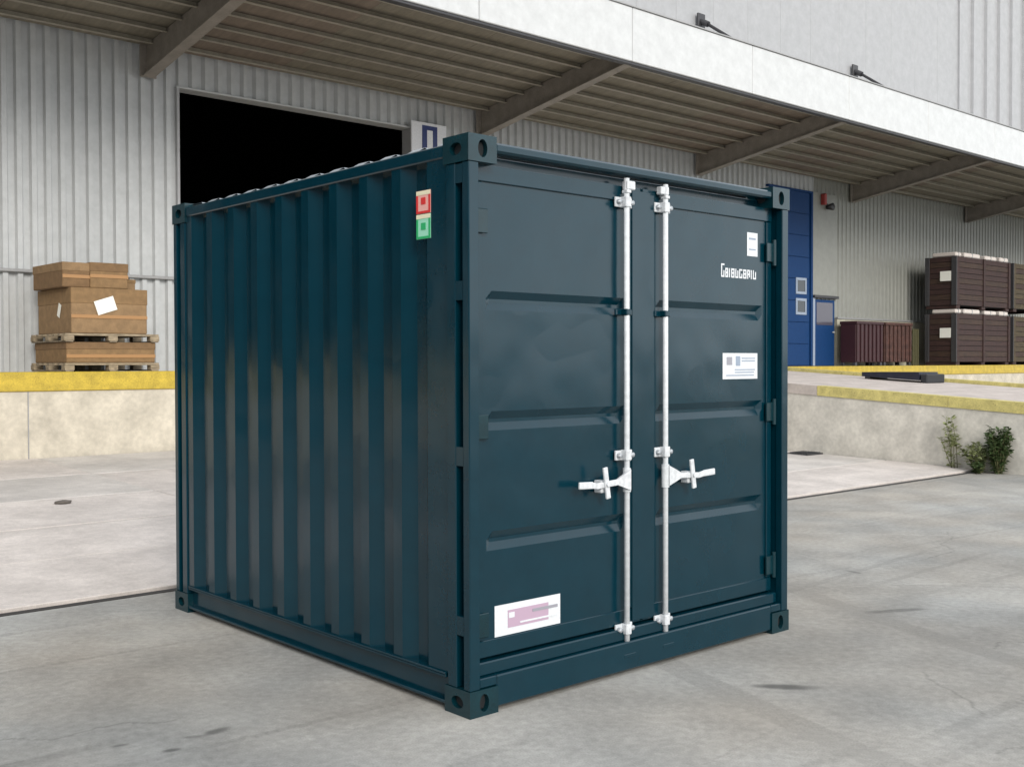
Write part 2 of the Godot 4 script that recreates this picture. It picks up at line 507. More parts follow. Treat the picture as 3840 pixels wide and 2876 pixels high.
func door_leaf(root: Node3D, called: String, u0: float, u1: float, hinge_left: bool) -> MeshInstance3D:
	var st := mb()
	var vp := 0.072
	var hb := 0.235
	var ht := 2.48
	var gs := u0 + 0.075 if hinge_left else u0 + 0.115
	var ge := u1 - 0.115 if hinge_left else u1 - 0.085
	var us := [u0, gs, gs + 0.035, ge - 0.035, ge, u1]
	var hs := [hb]
	var sunk := [false]
	for c in [0.765, 1.315, 1.865]:
		hs.append_array([c - 0.044, c - 0.008, c + 0.008, c + 0.044])
		sunk.append_array([false, true, true, false])
	hs.append(ht)
	sunk.append(false)
	for i in us.size() - 1:
		for j in hs.size() - 1:
			var q := []
			for e in [[0, 0], [1, 0], [1, 1], [0, 1]]:
				var ii: int = i + e[0]
				var jj: int = j + e[1]
				var d := 0.021 if sunk[jj] and (ii == 2 or ii == 3) else 0.0
				q.append(W(us[ii], vp + d, hs[jj]))
			# split on the diagonal that keeps the groove ends even
			face(st, [q[0], q[1], q[2]], Vector3(0, 0, 1))
			face(st, [q[0], q[2], q[3]], Vector3(0, 0, 1))
	# edges and back of the leaf
	for e in [[u0, -1.0], [u1, 1.0]]:
		face(st, [W(e[0], vp, hb), W(e[0], vp + 0.05, hb), W(e[0], vp + 0.05, ht), W(e[0], vp, ht)], Vector3(e[1], 0, 0))
	face(st, [W(u0, vp, hb), W(u1, vp, hb), W(u1, vp + 0.05, hb), W(u0, vp + 0.05, hb)], Vector3(0, -1, 0))
	face(st, [W(u0, vp, ht), W(u1, vp, ht), W(u1, vp + 0.05, ht), W(u0, vp + 0.05, ht)], Vector3(0, 1, 0))
	var door := obj(called, st, M.paint, root)
	# frame members welded round the sheet
	var fr := mb()
	ubox(fr, u0 + 0.004, u1 - 0.004, vp - 0.012, vp + 0.004, 2.4, ht - 0.003, 0.003)
	ubox(fr, u0 + 0.004, u1 - 0.004, vp - 0.01, vp + 0.004, hb + 0.003, 0.315, 0.003)
	if hinge_left:
		ubox(fr, u1 - 0.1, u1 - 0.012, vp - 0.013, vp + 0.004, 0.318, 2.397, 0.003)
		ubox(fr, u0 + 0.004, u0 + 0.05, vp - 0.01, vp + 0.004, 0.318, 2.397, 0.003)
	else:
		ubox(fr, u0 + 0.012, u0 + 0.1, vp - 0.013, vp + 0.004, 0.318, 2.397, 0.003)
		ubox(fr, u1 - 0.05, u1 - 0.004, vp - 0.01, vp + 0.004, 0.318, 2.397, 0.003)
	obj("door_frame", fr, M.paint, door)
	# hinges
	for hh in [0.39, 1.29, 2.22]:
		var hg := mb()
		var hu := u0 - 0.006 if hinge_left else u1 + 0.006
		var sg := 1.0 if hinge_left else -1.0
		tube(hg, [W(hu, vp - 0.022, hh - 0.075), W(hu, vp - 0.022, hh + 0.075)], 0.014, 12)
		ubox(hg, hu + sg * 0.004, hu + sg * 0.075, vp - 0.027, vp - 0.0135, hh - 0.055, hh + 0.055, 0.003)
		ubox(hg, hu - sg * 0.002, hu - sg * 0.03, vp - 0.03, vp - 0.012, hh - 0.03, hh + 0.03, 0.003)
		obj("hinge", hg, M.casting, door)
	# rubber seal round the leaf
	var gk := mb()
	var gu := u1 + 0.004 if hinge_left else u0 - 0.004
	ubox(gk, gu - 0.004, gu - 0.0006 if hinge_left else gu + 0.004, vp + 0.005, vp + 0.03, hb, ht)
	obj("rubber_seal", gk, M.rubber, door)
	if not hinge_left:
		# flat cover strip that laps over the joint of the two leaves
		var cv := mb()
		ubox(cv, u0 - 0.085, u0 + 0.085, vp - 0.019, vp - 0.0135, 0.25, 2.46, 0.002)
		obj("cover_strip", cv, M.paint, door)
	# lock rod with its cams, brackets and handle
	var ru := 1.058 if hinge_left else 1.358
	var rv := 0.028
	var rod := mb(true)
	tube(rod, [W(ru, rv, 0.1), W(ru, rv, 2.51)], 0.0145, 16)
	obj("lock_rod", rod, M.zinc, door)
	for hh in [0.135, 2.475]:
		var cm := mb()
		ubox(cm, ru - 0.012, ru + 0.05 if hinge_left else ru + 0.012, rv - 0.017, rv + 0.02, hh - 0.022, hh + 0.022, 0.004)
		ubox(cm, ru - 0.017, ru + 0.017, rv - 0.0185, rv + 0.0185, hh - 0.04, hh - 0.024 + 0.0, 0.003)
		if not hinge_left:
			ubox(cm, ru - 0.05, ru - 0.0125, rv - 0.015, rv + 0.02, hh - 0.02, hh + 0.02, 0.004)
		obj("locking_cam", cm, M.zinc, door)
		var kp := mb()
		ubox(kp, ru - 0.045, ru + 0.045, 0.004, 0.03, hh - 0.05 if hh < 1 else hh + 0.03, hh - 0.03 if hh < 1 else hh + 0.05, 0.003)
		if hh < 1:
			obj("cam_keeper", kp, M.paint, door)
	for hh in [0.225, 1.11, 1.835, 2.39]:
		var bk := mb()
		var wd := 0.05 if hh != 1.835 else 0.03
		ubox(bk, ru - 0.02, ru + 0.02, rv - 0.018, rv + 0.03, hh - wd * 0.55, hh + wd * 0.55, 0.005)
		ubox(bk, ru - 0.062, ru + 0.062, rv + 0.018, rv + 0.0305, hh - wd * 0.5, hh + wd * 0.5, 0.004)
		var b := obj("rod_bracket", bk, M.paint if hh == 1.835 else M.zinc, door)
		if hh != 1.835:
			for s in [-1.0, 1.0]:
				var bt := mb(true)
				tube(bt, [W(ru + s * 0.045, rv + 0.02, hh), W(ru + s * 0.045, rv - 0.004, hh)], 0.0125, 10)
				obj("bolt", bt, M.zinc_bolt, b)
	var sg := -1.0 if hinge_left else 1.0
	var hd := mb()
	# hub plate on the rod, tapering into the lever
	var hz := 0.985
	prism(hd, [W(ru, rv - 0.03, hz + 0.055), W(ru + sg * 0.095, rv - 0.03, hz + 0.013), W(ru + sg * 0.095, rv - 0.03, hz - 0.017), W(ru, rv - 0.03, hz - 0.05)], W(0, 0.012, 0))
	bar(hd, W(ru + sg * 0.085, rv - 0.025, hz - 0.002), W(ru + sg * 0.25, rv - 0.025, hz - 0.012), 0.011, 0.03, 0.003)
	bar(hd, W(ru + sg * 0.245, rv - 0.025, hz - 0.012), W(ru + sg * 0.285, rv - 0.03, hz - 0.004), 0.011, 0.03, 0.003)
	bar(hd, W(ru + sg * 0.28, rv - 0.03, hz - 0.004), W(ru + sg * 0.375, rv - 0.03, hz), 0.013, 0.034, 0.004)
	tube(hd, [W(ru, rv, hz - 0.06), W(ru, rv, hz + 0.06)], 0.021, 14)
	obj("locking_handle", hd, M.zinc, door)
	var lt := mb()
	var lu := ru + sg * 0.185
	bar(lt, W(lu + 0.012, rv - 0.034, hz - 0.078), W(lu - 0.014, rv - 0.036, hz + 0.078), 0.013, 0.03, 0.004, Vector3(1, 0, 0))
	ubox(lt, lu - 0.022, lu + 0.022, rv - 0.018, rv + 0.033, hz - 0.05, hz + 0.012, 0.004)
	tube(lt, [W(lu, rv - 0.03, hz - 0.005), W(lu, rv - 0.05, hz - 0.005)], 0.012, 10)
	obj("handle_catch", lt, M.zinc, door)
	return door

func sticker(called: String, parent: Node, m: Material, u0: float, u1: float, h0: float, h1: float, v: float) -> MeshInstance3D:
	var st := mb()
	ubox(st, u0, u1, v - 0.0015, v, h0, h1)
	return obj(called, st, m, parent)

func build_container() -> void:
	var root := thing("shipping_container", "dark teal ten-foot steel shipping container standing on the grey concrete yard", "shipping container", Vector3.ZERO)
	for u in [0.0, CW - 0.162]:
		for v in [0.0, CL - 0.178]:
			casting("corner_casting", root, u, v, 0.0)
			casting("corner_casting", root, u, v, CH - 0.118)
	for su in [-1.0, 1.0]:
		for sv in [-1.0, 1.0]:
			container_post(root, su, sv)
	# side panels with their rails
	for side in [0, 1]:
		var u := 0.012 if side == 0 else CW - 0.012
		var out := Vector3(-1, 0, 0) if side == 0 else Vector3(1, 0, 0)
		var st := mb()
		corrugated(st, W(u, 0.16, 0.17), Vector3(0, 0, -1), CL - 0.32, Vector3(0, 2.345, 0), out, [0.072, 0.068, 0.07, 0.068], 0.046, 0.085)
		obj("side_panel", st, M.paint, root)
		var s2 := 1.0 if side == 0 else -1.0
		var e := 0.0 if side == 0 else CW
		var tr := mb()
		ubox(tr, e + s2 * 0.003, e + s2 * 0.063, 0.178, CL - 0.178, 2.505, 2.565, 0.006)
		obj("top_rail", tr, M.paint, root)
		# bottom rail: an open channel
		var br := mb()
		ubox(br, e + s2 * 0.003, e + s2 * 0.05, 0.18, CL - 0.18, 0.148, 0.162, 0.003)
		ubox(br, e + s2 * 0.034, e + s2 * 0.042, 0.18, CL - 0.18, 0.043, 0.1478)
		ubox(br, e + s2 * 0.003, e + s2 * 0.05, 0.18, CL - 0.18, 0.028, 0.0428, 0.003)
		ubox(br, e + s2 * 0.0, e + s2 * 0.1, 0.18, CL - 0.18, 0.1625, 0.172, 0.002)
		obj("bottom_rail", br, M.paint, root)
	var fl := mb()
	ubox(fl, 0.06, CW - 0.06, 0.13, CL - 0.07, 0.145, 0.19)
	obj("floor", fl, M.inside, root)
	# rear wall
	var rp := mb()
	corrugated(rp, W(0.16, CL - 0.012, 0.17), Vector3(1, 0, 0), CW - 0.32, Vector3(0, 2.345, 0), Vector3(0, 0, -1), [0.072, 0.068, 0.07, 0.068], 0.046, 0.08)
	obj("rear_panel", rp, M.paint, root)
	for hh in [[0.03, 0.165], [2.5, 2.57]]:
		var rr := mb()
		ubox(rr, 0.162, CW - 0.162, CL - 0.06, CL - 0.004, hh[0], hh[1], 0.005)
		obj("rear_rail", rr, M.paint, root)
	# roof: ribs run across, their ends stand just above the side rails
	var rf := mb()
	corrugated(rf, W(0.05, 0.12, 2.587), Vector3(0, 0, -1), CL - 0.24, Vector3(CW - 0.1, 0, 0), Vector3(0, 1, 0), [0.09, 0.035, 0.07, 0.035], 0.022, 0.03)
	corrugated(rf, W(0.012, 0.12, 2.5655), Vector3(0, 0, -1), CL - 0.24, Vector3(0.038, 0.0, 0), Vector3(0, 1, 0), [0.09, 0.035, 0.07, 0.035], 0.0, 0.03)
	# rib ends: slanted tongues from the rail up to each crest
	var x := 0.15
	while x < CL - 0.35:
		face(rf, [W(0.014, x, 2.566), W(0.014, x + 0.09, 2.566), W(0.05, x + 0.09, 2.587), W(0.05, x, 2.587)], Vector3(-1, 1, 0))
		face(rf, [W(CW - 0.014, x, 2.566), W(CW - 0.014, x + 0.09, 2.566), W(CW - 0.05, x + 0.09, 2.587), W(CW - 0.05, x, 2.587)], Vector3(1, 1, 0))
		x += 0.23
	obj("roof_panel", rf, M.roof_sky_glint, root)
	# door end: header, sill
	var hdr := mb()
	ubox(hdr, 0.163, CW - 0.163, 0.004, 0.075, 2.524, 2.57, 0.016)
	ubox(hdr, 0.163, CW - 0.163, 0.1, 0.15, 2.47, 2.5235, 0.004)
	obj("door_header", hdr, M.paint, root)
	var sl := mb()
	ubox(sl, 0.163, CW - 0.163, 0.006, 0.09, 0.022, 0.165, 0.006)
	ubox(sl, 0.064, 0.1625, 0.008, 0.09, 0.122, 0.1645, 0.004)
	ubox(sl, CW - 0.1625, CW - 0.064, 0.008, 0.09, 0.122, 0.1645, 0.004)
	ubox(sl, 0.07, CW - 0.07, 0.035, 0.125, 0.1655, 0.226, 0.006)
	obj("door_sill", sl, M.paint, root)
	for e in [[0.063, 0.079], [CW - 0.079, CW - 0.063]]:
		var jb := mb()
		ubox(jb, e[0], e[1], 0.083, 0.14, 0.23, 2.49, 0.002)
		obj("door_jamb", jb, M.paint, root)
	var dl := door_leaf(root, "door", 0.083, 1.203, true)
	var dr := door_leaf(root, "door", 1.213, CW - 0.083, false)
	var vf := 0.0712
	# maker's plate low on the near leaf
	var pl := sticker("maker_plate", dl, M.plate, 0.205, 0.625, 0.318, 0.462, vf)
	pl.set_meta("label", "wide white plate with pinkish print")
	sticker("plate_print", pl, M.pink_print, 0.285, 0.545, 0.35, 0.432, vf - 0.0017)
	sticker("plate_print", pl, M.plate, 0.29, 0.325, 0.395, 0.42, vf - 0.0034)
	sticker("plate_print", pl, M.grey_print, 0.44, 0.605, 0.402, 0.416, vf - 0.0034)
	sticker("plate_print", pl, M.plate, 0.36, 0.6, 0.362, 0.37, vf - 0.0034)
	# far leaf: white tag, unreadable white number line, data plate
	var tg := sticker("white_tag", dr, M.plate, 2.125, 2.225, 2.19, 2.325, vf)
	sticker("tag_print", tg, M.blue_frame, 2.142, 2.205, 2.285, 2.295, vf - 0.0017)
	sticker("tag_print", tg, M.blue_frame, 2.142, 2.205, 2.225, 2.232, vf - 0.0017)
	var ln := mb()
	var xu := 1.885
	var k := 0
	while xu < 2.215:
		var w: float = [0.03, 0.026, 0.012, 0.03, 0.028, 0.03][k % 6]
		var hh := 0.075 if k == 0 else 0.052
		var y := 2.058
		var sw := 0.009
		var form := (k * 7 + 3) % 5
		ubox(ln, xu, xu + sw, vf - 0.0012, vf, y, y + hh)
		if w > 0.02:
			if form != 1:
				ubox(ln, xu + sw, xu + w, vf - 0.0012, vf, y + hh - sw, y + hh)
			if form != 2:
				ubox(ln, xu + sw, xu + w, vf - 0.0012, vf, y, y + sw)
			if form % 2 == 0:
				ubox(ln, xu + sw, xu + w - sw, vf - 0.0012, vf, y + hh * 0.42, y + hh * 0.42 + sw)
			ubox(ln, xu + w - sw, xu + w, vf - 0.0012, vf, y + sw, y + hh - sw if form != 3 else y + hh * 0.5)
		xu += w + 0.008
		k += 1
	var no := obj("white_number", ln, M.plate, dr)
	no.set_meta("label", "line of small white figures")
	var dp := sticker("data_plate", dr, M.plate, 1.9, 2.225, 1.485, 1.632, vf)
	dp.set_meta("label", "white data plate with grey print")
	sticker("plate_print", dp, M.grey_print, 1.935, 1.985, 1.565, 1.61, vf - 0.0017)
	for q in [[2.02, 2.06, 1.56, 1.615], [2.075, 2.2, 1.6, 1.606], [2.075, 2.2, 1.585, 1.591], [2.01, 2.2, 1.535, 1.541], [2.01, 2.19, 1.52, 1.526], [1.93, 2.19, 1.503, 1.509]]:
		sticker("plate_print", dp, M.blue_frame, q[0], q[1], q[2], q[3], vf - 0.0017)
	# red and green approval stickers on the side panel, by the corner post
	for q in [["red_sticker", 2.272, 2.378, M.red, M.pale_red], ["green_sticker", 2.155, 2.269, M.green, M.pale_green]]:
		var st := mb()
		ubox(st, 0.009, 0.0115, 0.287, 0.393, q[1], q[2])
		var o := obj(q[0], st, q[4], root)
		var bd := mb()
		ubox(bd, 0.0075, 0.0088, 0.287, 0.393, q[1] + 0.001, q[1] + 0.012)
		ubox(bd, 0.0075, 0.0088, 0.287, 0.3, q[1] + 0.0125, q[2] - 0.022)
		ubox(bd, 0.0075, 0.0088, 0.38, 0.393, q[1] + 0.0125, q[2] - 0.022)
		ubox(bd, 0.0075, 0.0088, 0.323, 0.357, q[1] + 0.042, q[1] + 0.074)
		obj("sticker_print", bd, q[3], o)
		var bt := mb()
		ubox(bt, 0.0075, 0.0088, 0.287, 0.393, q[2] - 0.02, q[2] - 0.001)
		obj("sticker_print", bt, M.cream, o)
	T = Transform3D.IDENTITY

# ------------------------------------------------------------------ yard and loading bay
func build_ground() -> void:
	var st := SurfaceTool.new()
	st.begin(Mesh.PRIMITIVE_TRIANGLES)
	var c := [Vector3(-260, 0, -120), Vector3(260, 0, -120), Vector3(260, 0, 320), Vector3(-260, 0, 320)]
	for i in [0, 1, 2, 0, 2, 3]:
		var p: Vector3 = c[i]
		st.set_uv(Vector2(p.x / 20.0, p.z / 20.0))
		st.set_uv2(Vector2(p.x / 1.7, p.z / 1.7))
		st.add_vertex(p)
	struct_obj("yard", st, M.yard, "grey worn concrete yard under the container", "ground")
	# pale slab in front of the dock, rising gently to it, cast in separate panels
	var root := Node3D.new()
	root.name = "loading_bay_slab"
	add_child(root)
	root.set_meta("kind", "structure")
	root.set_meta("label", "pale concrete slab panels between yard and loading dock")
	root.set_meta("category", "pavement")
	var rows := [3.56, 4.98, 6.42, 8.1, 9.95, 11.99]
	var cols := [-2.95, 2.1, 7.2, 12.39]
	for i in rows.size() - 1:
		for j in cols.size() - 1:
			var v0: float = rows[i] + 0.014
			var v1: float = rows[i + 1] - 0.014
			var u0: float = cols[j] + 0.006
			var u1: float = cols[j + 1] - 0.006
			var dz := rng.randf_range(-0.003, 0.003)
			var ha := 0.03 + 0.0285 * (v0 - 3.56) + dz
			var hb := 0.03 + 0.0285 * (v1 - 3.56) + dz
			var b := mb()
			prism(b, [W(u0, v0, -0.05), W(u0, v0, ha - 0.006), W(u0, v0 + 0.006, ha), W(u0, v1 - 0.006, hb), W(u0, v1, hb - 0.006), W(u0, v1, -0.05)], Vector3(u1 - u0, 0, 0))
			obj("slab_panel", b, M.slab if (i * 3 + j * 5) % 4 != 1 else M.slab_b, root)
	var jt := mb()
	ubox(jt, -2.95, 12.38, 3.5, 3.568, -0.02, 0.006)
	struct_obj("tar_joint", jt, M.tar, "black tar joint along the edge of the pale slab", "joint")
	# floor drain at the foot of the ramp wall
	var dr := thing("floor_drain", "small dark drain grate at the foot of the ramp wall", "drain", W(12.1, 6.25, 0.1))
	var fr := mb()
	ubox(fr, 11.9, 12.34, 6.05, 6.45, 0.07, 0.125, 0.004)
	obj("frame", fr, M.dark_steel, dr)
	for k in 7:
		var g := mb()
		ubox(g, 11.93, 12.31, 6.08 + k * 0.05, 6.105 + k * 0.05, 0.126, 0.138, 0.002)
		obj("grate_bar", g, M.rubber, dr)

func build_stone() -> void:
	var c := W(0.95, 7.7, 0.15)
	var t := thing("stone", "small dark flat stone lying alone on the pale slab", "stone", c)
	var st := mb(true)
	var nn := FastNoiseLite.new()
	nn.seed = 5
	nn.frequency = 2.5
	var rings := []
	for i in 7:
		var la := -PI / 2 + PI * i / 6.0
		var ring := []
		for k in 12:
			var lo := TAU * k / 12.0
			var d := Vector3(cos(la) * cos(lo), sin(la), cos(la) * sin(lo))
			ring.append(c + Vector3(d.x * 0.09, d.y * 0.022 + 0.015, d.z * 0.06) * (1.0 + 0.25 * nn.get_noise_3dv(d)))
		rings.append(ring)
	for i in 6:
		for k in 12:
			face(st, [rings[i][k], rings[i][(k + 1) % 12], rings[i + 1][(k + 1) % 12]], rings[i][k] - c)
			face(st, [rings[i][k], rings[i + 1][(k + 1) % 12], rings[i + 1][k]], rings[i][k] - c)
	obj("body", st, M.stone, t)
	T = Transform3D.IDENTITY

func build_dock() -> void:
	var root := thing("loading_dock", "pale concrete loading dock with bright yellow edge along the warehouse front", "loading dock", W(-13.0, DOCK_V, 0))
	var segs := [[-39.0, 12.39], [16.91, 58.0]]
	for s in segs:
		var b := mb()
		ubox(b, s[0], s[1], DOCK_V + 0.02, WALL_V + 0.3, -0.1, DOCK_H - 0.01)
		obj("dock_wall", b, M.dock, root)
	var b2 := mb()
	ubox(b2, 12.39, 16.91, DOCK_V - 0.9, WALL_V + 0.3, -0.1, DOCK_H - 0.012)
	obj("dock_wall", b2, M.dock, root)
	# steel edge plates painted yellow, each a length of its own
	var u := -39.0
	while u < 57.0:
		if u > 12.0 and u < 16.8:
			u = 16.95
		var u1 := minf(u + 3.62, 58.0)
		if u < 12.39 and u1 > 12.39:
			u1 = 12.385
		var e := mb()
		ubox(e, u, u1 - 0.008, DOCK_V - 0.005, DOCK_V + 0.24, 1.2, DOCK_H, 0.012)
		obj("edge_plate", e, M.yellow, root)
		u = u1 + 0.001
	# cast joints in the dock face
	for k in range(-9, 5):
		var j := mb()
		ubox(j, k * 2.9 - 0.9, k * 2.9 - 0.885, DOCK_V + 0.012, DOCK_V + 0.05, 0.2, 1.195)
		obj("face_joint", j, M.flashing, root)
	T = Transform3D.IDENTITY

func ramp_h(v: float) -> float:
	return clampf(DOCK_H + (v - 11.0) * 0.0582, -0.05, DOCK_H)

func build_ramp() -> void:
	var root := thing("loading_ramp", "concrete ramp with pale yellow edge sloping down from the dock past the weeds", "ramp", W(14.6, 3.0, 0))
	var v_end := -14.0
	var b := mb()
	prism(b, [W(12.4, 11.1, -0.1), W(12.4, 11.1, DOCK_H - 0.015), W(12.4, 11.0, DOCK_H - 0.015), W(12.4, v_end, 0.005), W(12.4, v_end, -0.1)], Vector3(4.5, 0, 0))
	obj("ramp_body", b, M.ramp, root)
	# surface slabs
	var v := v_end + 0.2
	while v < 11.0:
		var v1 := minf(v + 2.5, 11.0)
		var s := mb()
		prism(s, [W(12.62, v, ramp_h(v) - 0.014), W(12.62, v, ramp_h(v) + 0.006), W(12.62, v1 - 0.015, ramp_h(v1 - 0.015) + 0.006), W(12.62, v1 - 0.015, ramp_h(v1 - 0.015) - 0.014)], Vector3(4.05, 0, 0))
		obj("surface_slab", s, M.ramp_top, root)
		v = v1
	# edge strips on both long sides: yellow except at the top end on the near side
	for side in [0, 1]:
		var u0 := 12.385 if side == 0 else 16.7
		var u1 := 12.6 if side == 0 else 16.915
		var up := 0.008 if side == 0 else 0.07
		var vv := v_end + 0.4
		while vv < 10.9:
			var v1 := minf(vv + 2.2, 11.0)
			var s := mb()
			prism(s, [W(u0, vv, ramp_h(vv) - 0.15), W(u0, vv, ramp_h(vv) + up), W(u0, v1 - 0.01, ramp_h(v1 - 0.01) + up), W(u0, v1 - 0.01, ramp_h(v1 - 0.01) - 0.15)], Vector3(u1 - u0, 0, 0))
			obj("edge_strip", s, M.faded_yellow if vv < 6.0 or side == 1 else M.ramp_top, root)
			vv = v1
	T = Transform3D.IDENTITY

# ------------------------------------------------------------------ warehouse
func sheet_mesh(width: float, height: float, depth: float) -> Mesh:
	T = Transform3D.IDENTITY
	var st := mb()
	var n := int(round(width / 0.22))
	corrugated(st, Vector3.ZERO, Vector3(1, 0, 0), width, Vector3(0, height, 0), Vector3(0, 0, 1), [0.075, 0.022, 0.1, width / n - 0.197], depth, 0.0)
	return mesh_of(st)

func build_warehouse() -> void:
	var root := thing("warehouse", "large grey corrugated warehouse behind the loading dock with a black doorway", "warehouse", W(9.5, WALL_V, 0))
	var at := W(9.5, WALL_V, 0)
	# wall cores, thick, round the openings: u0, u1, h0, h1
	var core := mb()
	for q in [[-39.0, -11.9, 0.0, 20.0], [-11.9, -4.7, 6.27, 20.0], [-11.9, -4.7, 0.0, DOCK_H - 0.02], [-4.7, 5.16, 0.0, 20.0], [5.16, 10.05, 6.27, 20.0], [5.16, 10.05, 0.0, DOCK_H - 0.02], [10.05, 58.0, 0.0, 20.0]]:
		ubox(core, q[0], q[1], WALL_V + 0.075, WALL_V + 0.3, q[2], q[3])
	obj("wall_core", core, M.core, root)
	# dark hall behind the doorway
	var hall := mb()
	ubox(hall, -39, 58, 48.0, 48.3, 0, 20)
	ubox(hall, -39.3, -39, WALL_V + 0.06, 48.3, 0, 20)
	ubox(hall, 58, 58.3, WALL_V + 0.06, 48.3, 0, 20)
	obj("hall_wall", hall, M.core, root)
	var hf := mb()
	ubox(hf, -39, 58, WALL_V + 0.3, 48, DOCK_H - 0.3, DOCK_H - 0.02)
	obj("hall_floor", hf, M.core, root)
	var hr := mb()
	ubox(hr, -39.3, 58.3, WALL_V - 0.02, 48.4, 20.0, 20.35)
	obj("roof", hr, M.flashing, root)
	var sw := 1.1
	var low_h := 7.7 - 1.45
	var full := sheet_mesh(sw, low_h, 0.06)
	T = Transform3D(Basis.IDENTITY, -at)
	var u := 5.16 - sw
	var k := 0
	var left_over := sheet_mesh(sw, 7.7 - 6.27, 0.06)
	T = Transform3D(Basis.IDENTITY, -at)
	while u > -38.0:
		if u > -11.95 and u + sw < -4.6:  # second doorway, unseen, added so the container side mirrors something dark
			inst("cladding_sheet", left_over, M.cladding, root, W(u, WALL_V, 6.27) - at)
			u -= sw
			continue
		inst("cladding_sheet", full, M.cladding if k % 3 != 1 else M.cladding_b, root, W(u, WALL_V, 1.45) - at)
		u -= sw
		k += 1
	# above the doorway
	var over_w := (10.05 - 5.16) / 5.0
	var over := sheet_mesh(over_w, 7.7 - 6.27, 0.06)
	for i in 5:
		inst("cladding_sheet", over, M.cladding if i % 2 == 0 else M.cladding_b, root, W(5.16 + i * over_w, WALL_V, 6.27) - at)
	u = 10.05
	while u < 21.9:
		inst("cladding_sheet", full, M.cladding, root, W(u, WALL_V, 1.45) - at)
		u += sw
	var e1 := u
	# above the blue doors and on to the end
	var door_top := sheet_mesh(sw, 7.7 - 6.45, 0.042)
	var plinth_top := sheet_mesh(sw, 7.7 - 2.86, 0.026)
	while u < 24.2:
		inst("cladding_sheet", door_top, M.cladding, root, W(u, WALL_V, 6.45) - at)
		u += sw
	var e2 := u
	while u < 57.0:
		inst("cladding_sheet", plinth_top, M.cladding_c, root, W(u, WALL_V, 2.86) - at)
		u += sw
	T = Transform3D(Basis.IDENTITY, -at)
	var pl := mb()
	ubox(pl, 25.5, 58.0, WALL_V - 0.06, WALL_V + 0.06, DOCK_H - 0.02, 2.84)
	obj("plinth", pl, M.plinth, root)
	var ps := mb()
	ubox(ps, 25.5, 58.0, WALL_V - 0.09, WALL_V + 0.03, 2.842, 2.9, 0.006)
	obj("plinth_flashing", ps, M.flashing, root)
	# flashing half way up the wall beside the doorway, and frame of the doorway
	var f1 := mb()
	ubox(f1, -38.0, 5.1, WALL_V - 0.05, WALL_V + 0.02, 3.0, 3.05, 0.006)
	obj("wall_flashing", f1, M.flashing, root)
	var f2 := mb()
	ubox(f2, 5.12, 5.17, WALL_V - 0.02, WALL_V + 0.29, 1.46, 6.26, 0.008)
	obj("door_jamb", f2, M.upper, root)
	var f3 := mb()
	ubox(f3, 10.04, 10.09, WALL_V - 0.02, WALL_V + 0.29, 1.46, 6.26, 0.008)
	obj("door_jamb", f3, M.upper, root)
	var f4 := mb()
	ubox(f4, 5.12, 10.09, WALL_V - 0.02, WALL_V + 0.29, 6.262, 6.3, 0.008)
	obj("door_lintel", f4, M.cladding, root)
	# upper wall above the canopy: flat panels, then ribbed sheets at the far end
	var pan := mb()
	T = Transform3D.IDENTITY
	cbox(pan, Vector3(0.74, 6.15, -0.03), Vector3(1.474, 12.3, 0.06), 0.004)
	var pm := mesh_of(pan)
	u = -38.0
	while u < 32.4:
		inst("upper_panel", pm, M.upper, root, W(u, WALL_V - 0.01, 7.702) - at)
		u += 1.48
	var rb := mb()
	corrugated(rb, Vector3.ZERO, Vector3(1, 0, 0), 1.0, Vector3(0, 12.3, 0), Vector3(0, 0, 1), [0.55, 0.03, 0.39, 0.03], 0.09, 0.0)
	var ribbed := mesh_of(rb)
	T = Transform3D(Basis.IDENTITY, -at)
	var ct := mb()
	ubox(ct, u - 0.07, u + 0.06, WALL_V - 0.075, WALL_V + 0.07, 7.71, 19.99, 0.004)
	obj("corner_flashing", ct, M.upper, root)
	while u < 57.0:
		inst("upper_sheet", ribbed, M.upper, root, W(u, WALL_V - 0.05, 7.702) - at)
		u += 1.0
	T = Transform3D(Basis.IDENTITY, -at)
	# tall blue sectional door
	var g := mb()
	ubox(g, e1, 24.15, WALL_V + 0.0, WALL_V + 0.055, DOCK_H, 6.38)
	var gate := obj("sectional_door", g, M.blue, root)
	gate.set_meta("label", "tall blue sectional door")
	var hh := DOCK_H + 0.02
	while hh < 6.3:
		var p := mb()
		ubox(p, e1 + 0.06, 24.09, WALL_V - 0.025, WALL_V - 0.001, hh, hh + 0.6, 0.006)
		obj("door_section", p, M.blue, gate)
		hh += 0.613
	var fr := mb()
	ubox(fr, 24.15, 24.24, WALL_V - 0.06, WALL_V + 0.05, DOCK_H, 6.38, 0.006)
	ubox(fr, e1 - 0.06, 24.24, WALL_V - 0.06, WALL_V + 0.05, 6.381, 6.44, 0.006)
	obj("door_frame", fr, M.blue, gate)
	for ww in [23.42]:
		for wh in [2.92, 3.5]:
			var wf := mb()
			for q in [[ww, ww + 0.52, wh, wh + 0.07], [ww, ww + 0.52, wh + 0.39, wh + 0.46], [ww, ww + 0.07, wh + 0.071, wh + 0.389], [ww + 0.45, ww + 0.52, wh + 0.071, wh + 0.389]]:
				ubox(wf, q[0], q[1], WALL_V - 0.045, WALL_V - 0.026, q[2], q[3])
			obj("window_frame", wf, M.blue_frame, gate)
			var wg := mb()
			ubox(wg, ww + 0.05, ww + 0.47, WALL_V - 0.034, WALL_V - 0.027, wh + 0.05, wh + 0.41)
			obj("pane", wg, M.glass, gate)
	# blue door for people
	var d := mb()
	ubox(d, 24.36, 25.4, WALL_V - 0.03, WALL_V + 0.055, DOCK_H, 3.38, 0.004)
	var pd := obj("side_door", d, M.blue, root)
	var df := mb()
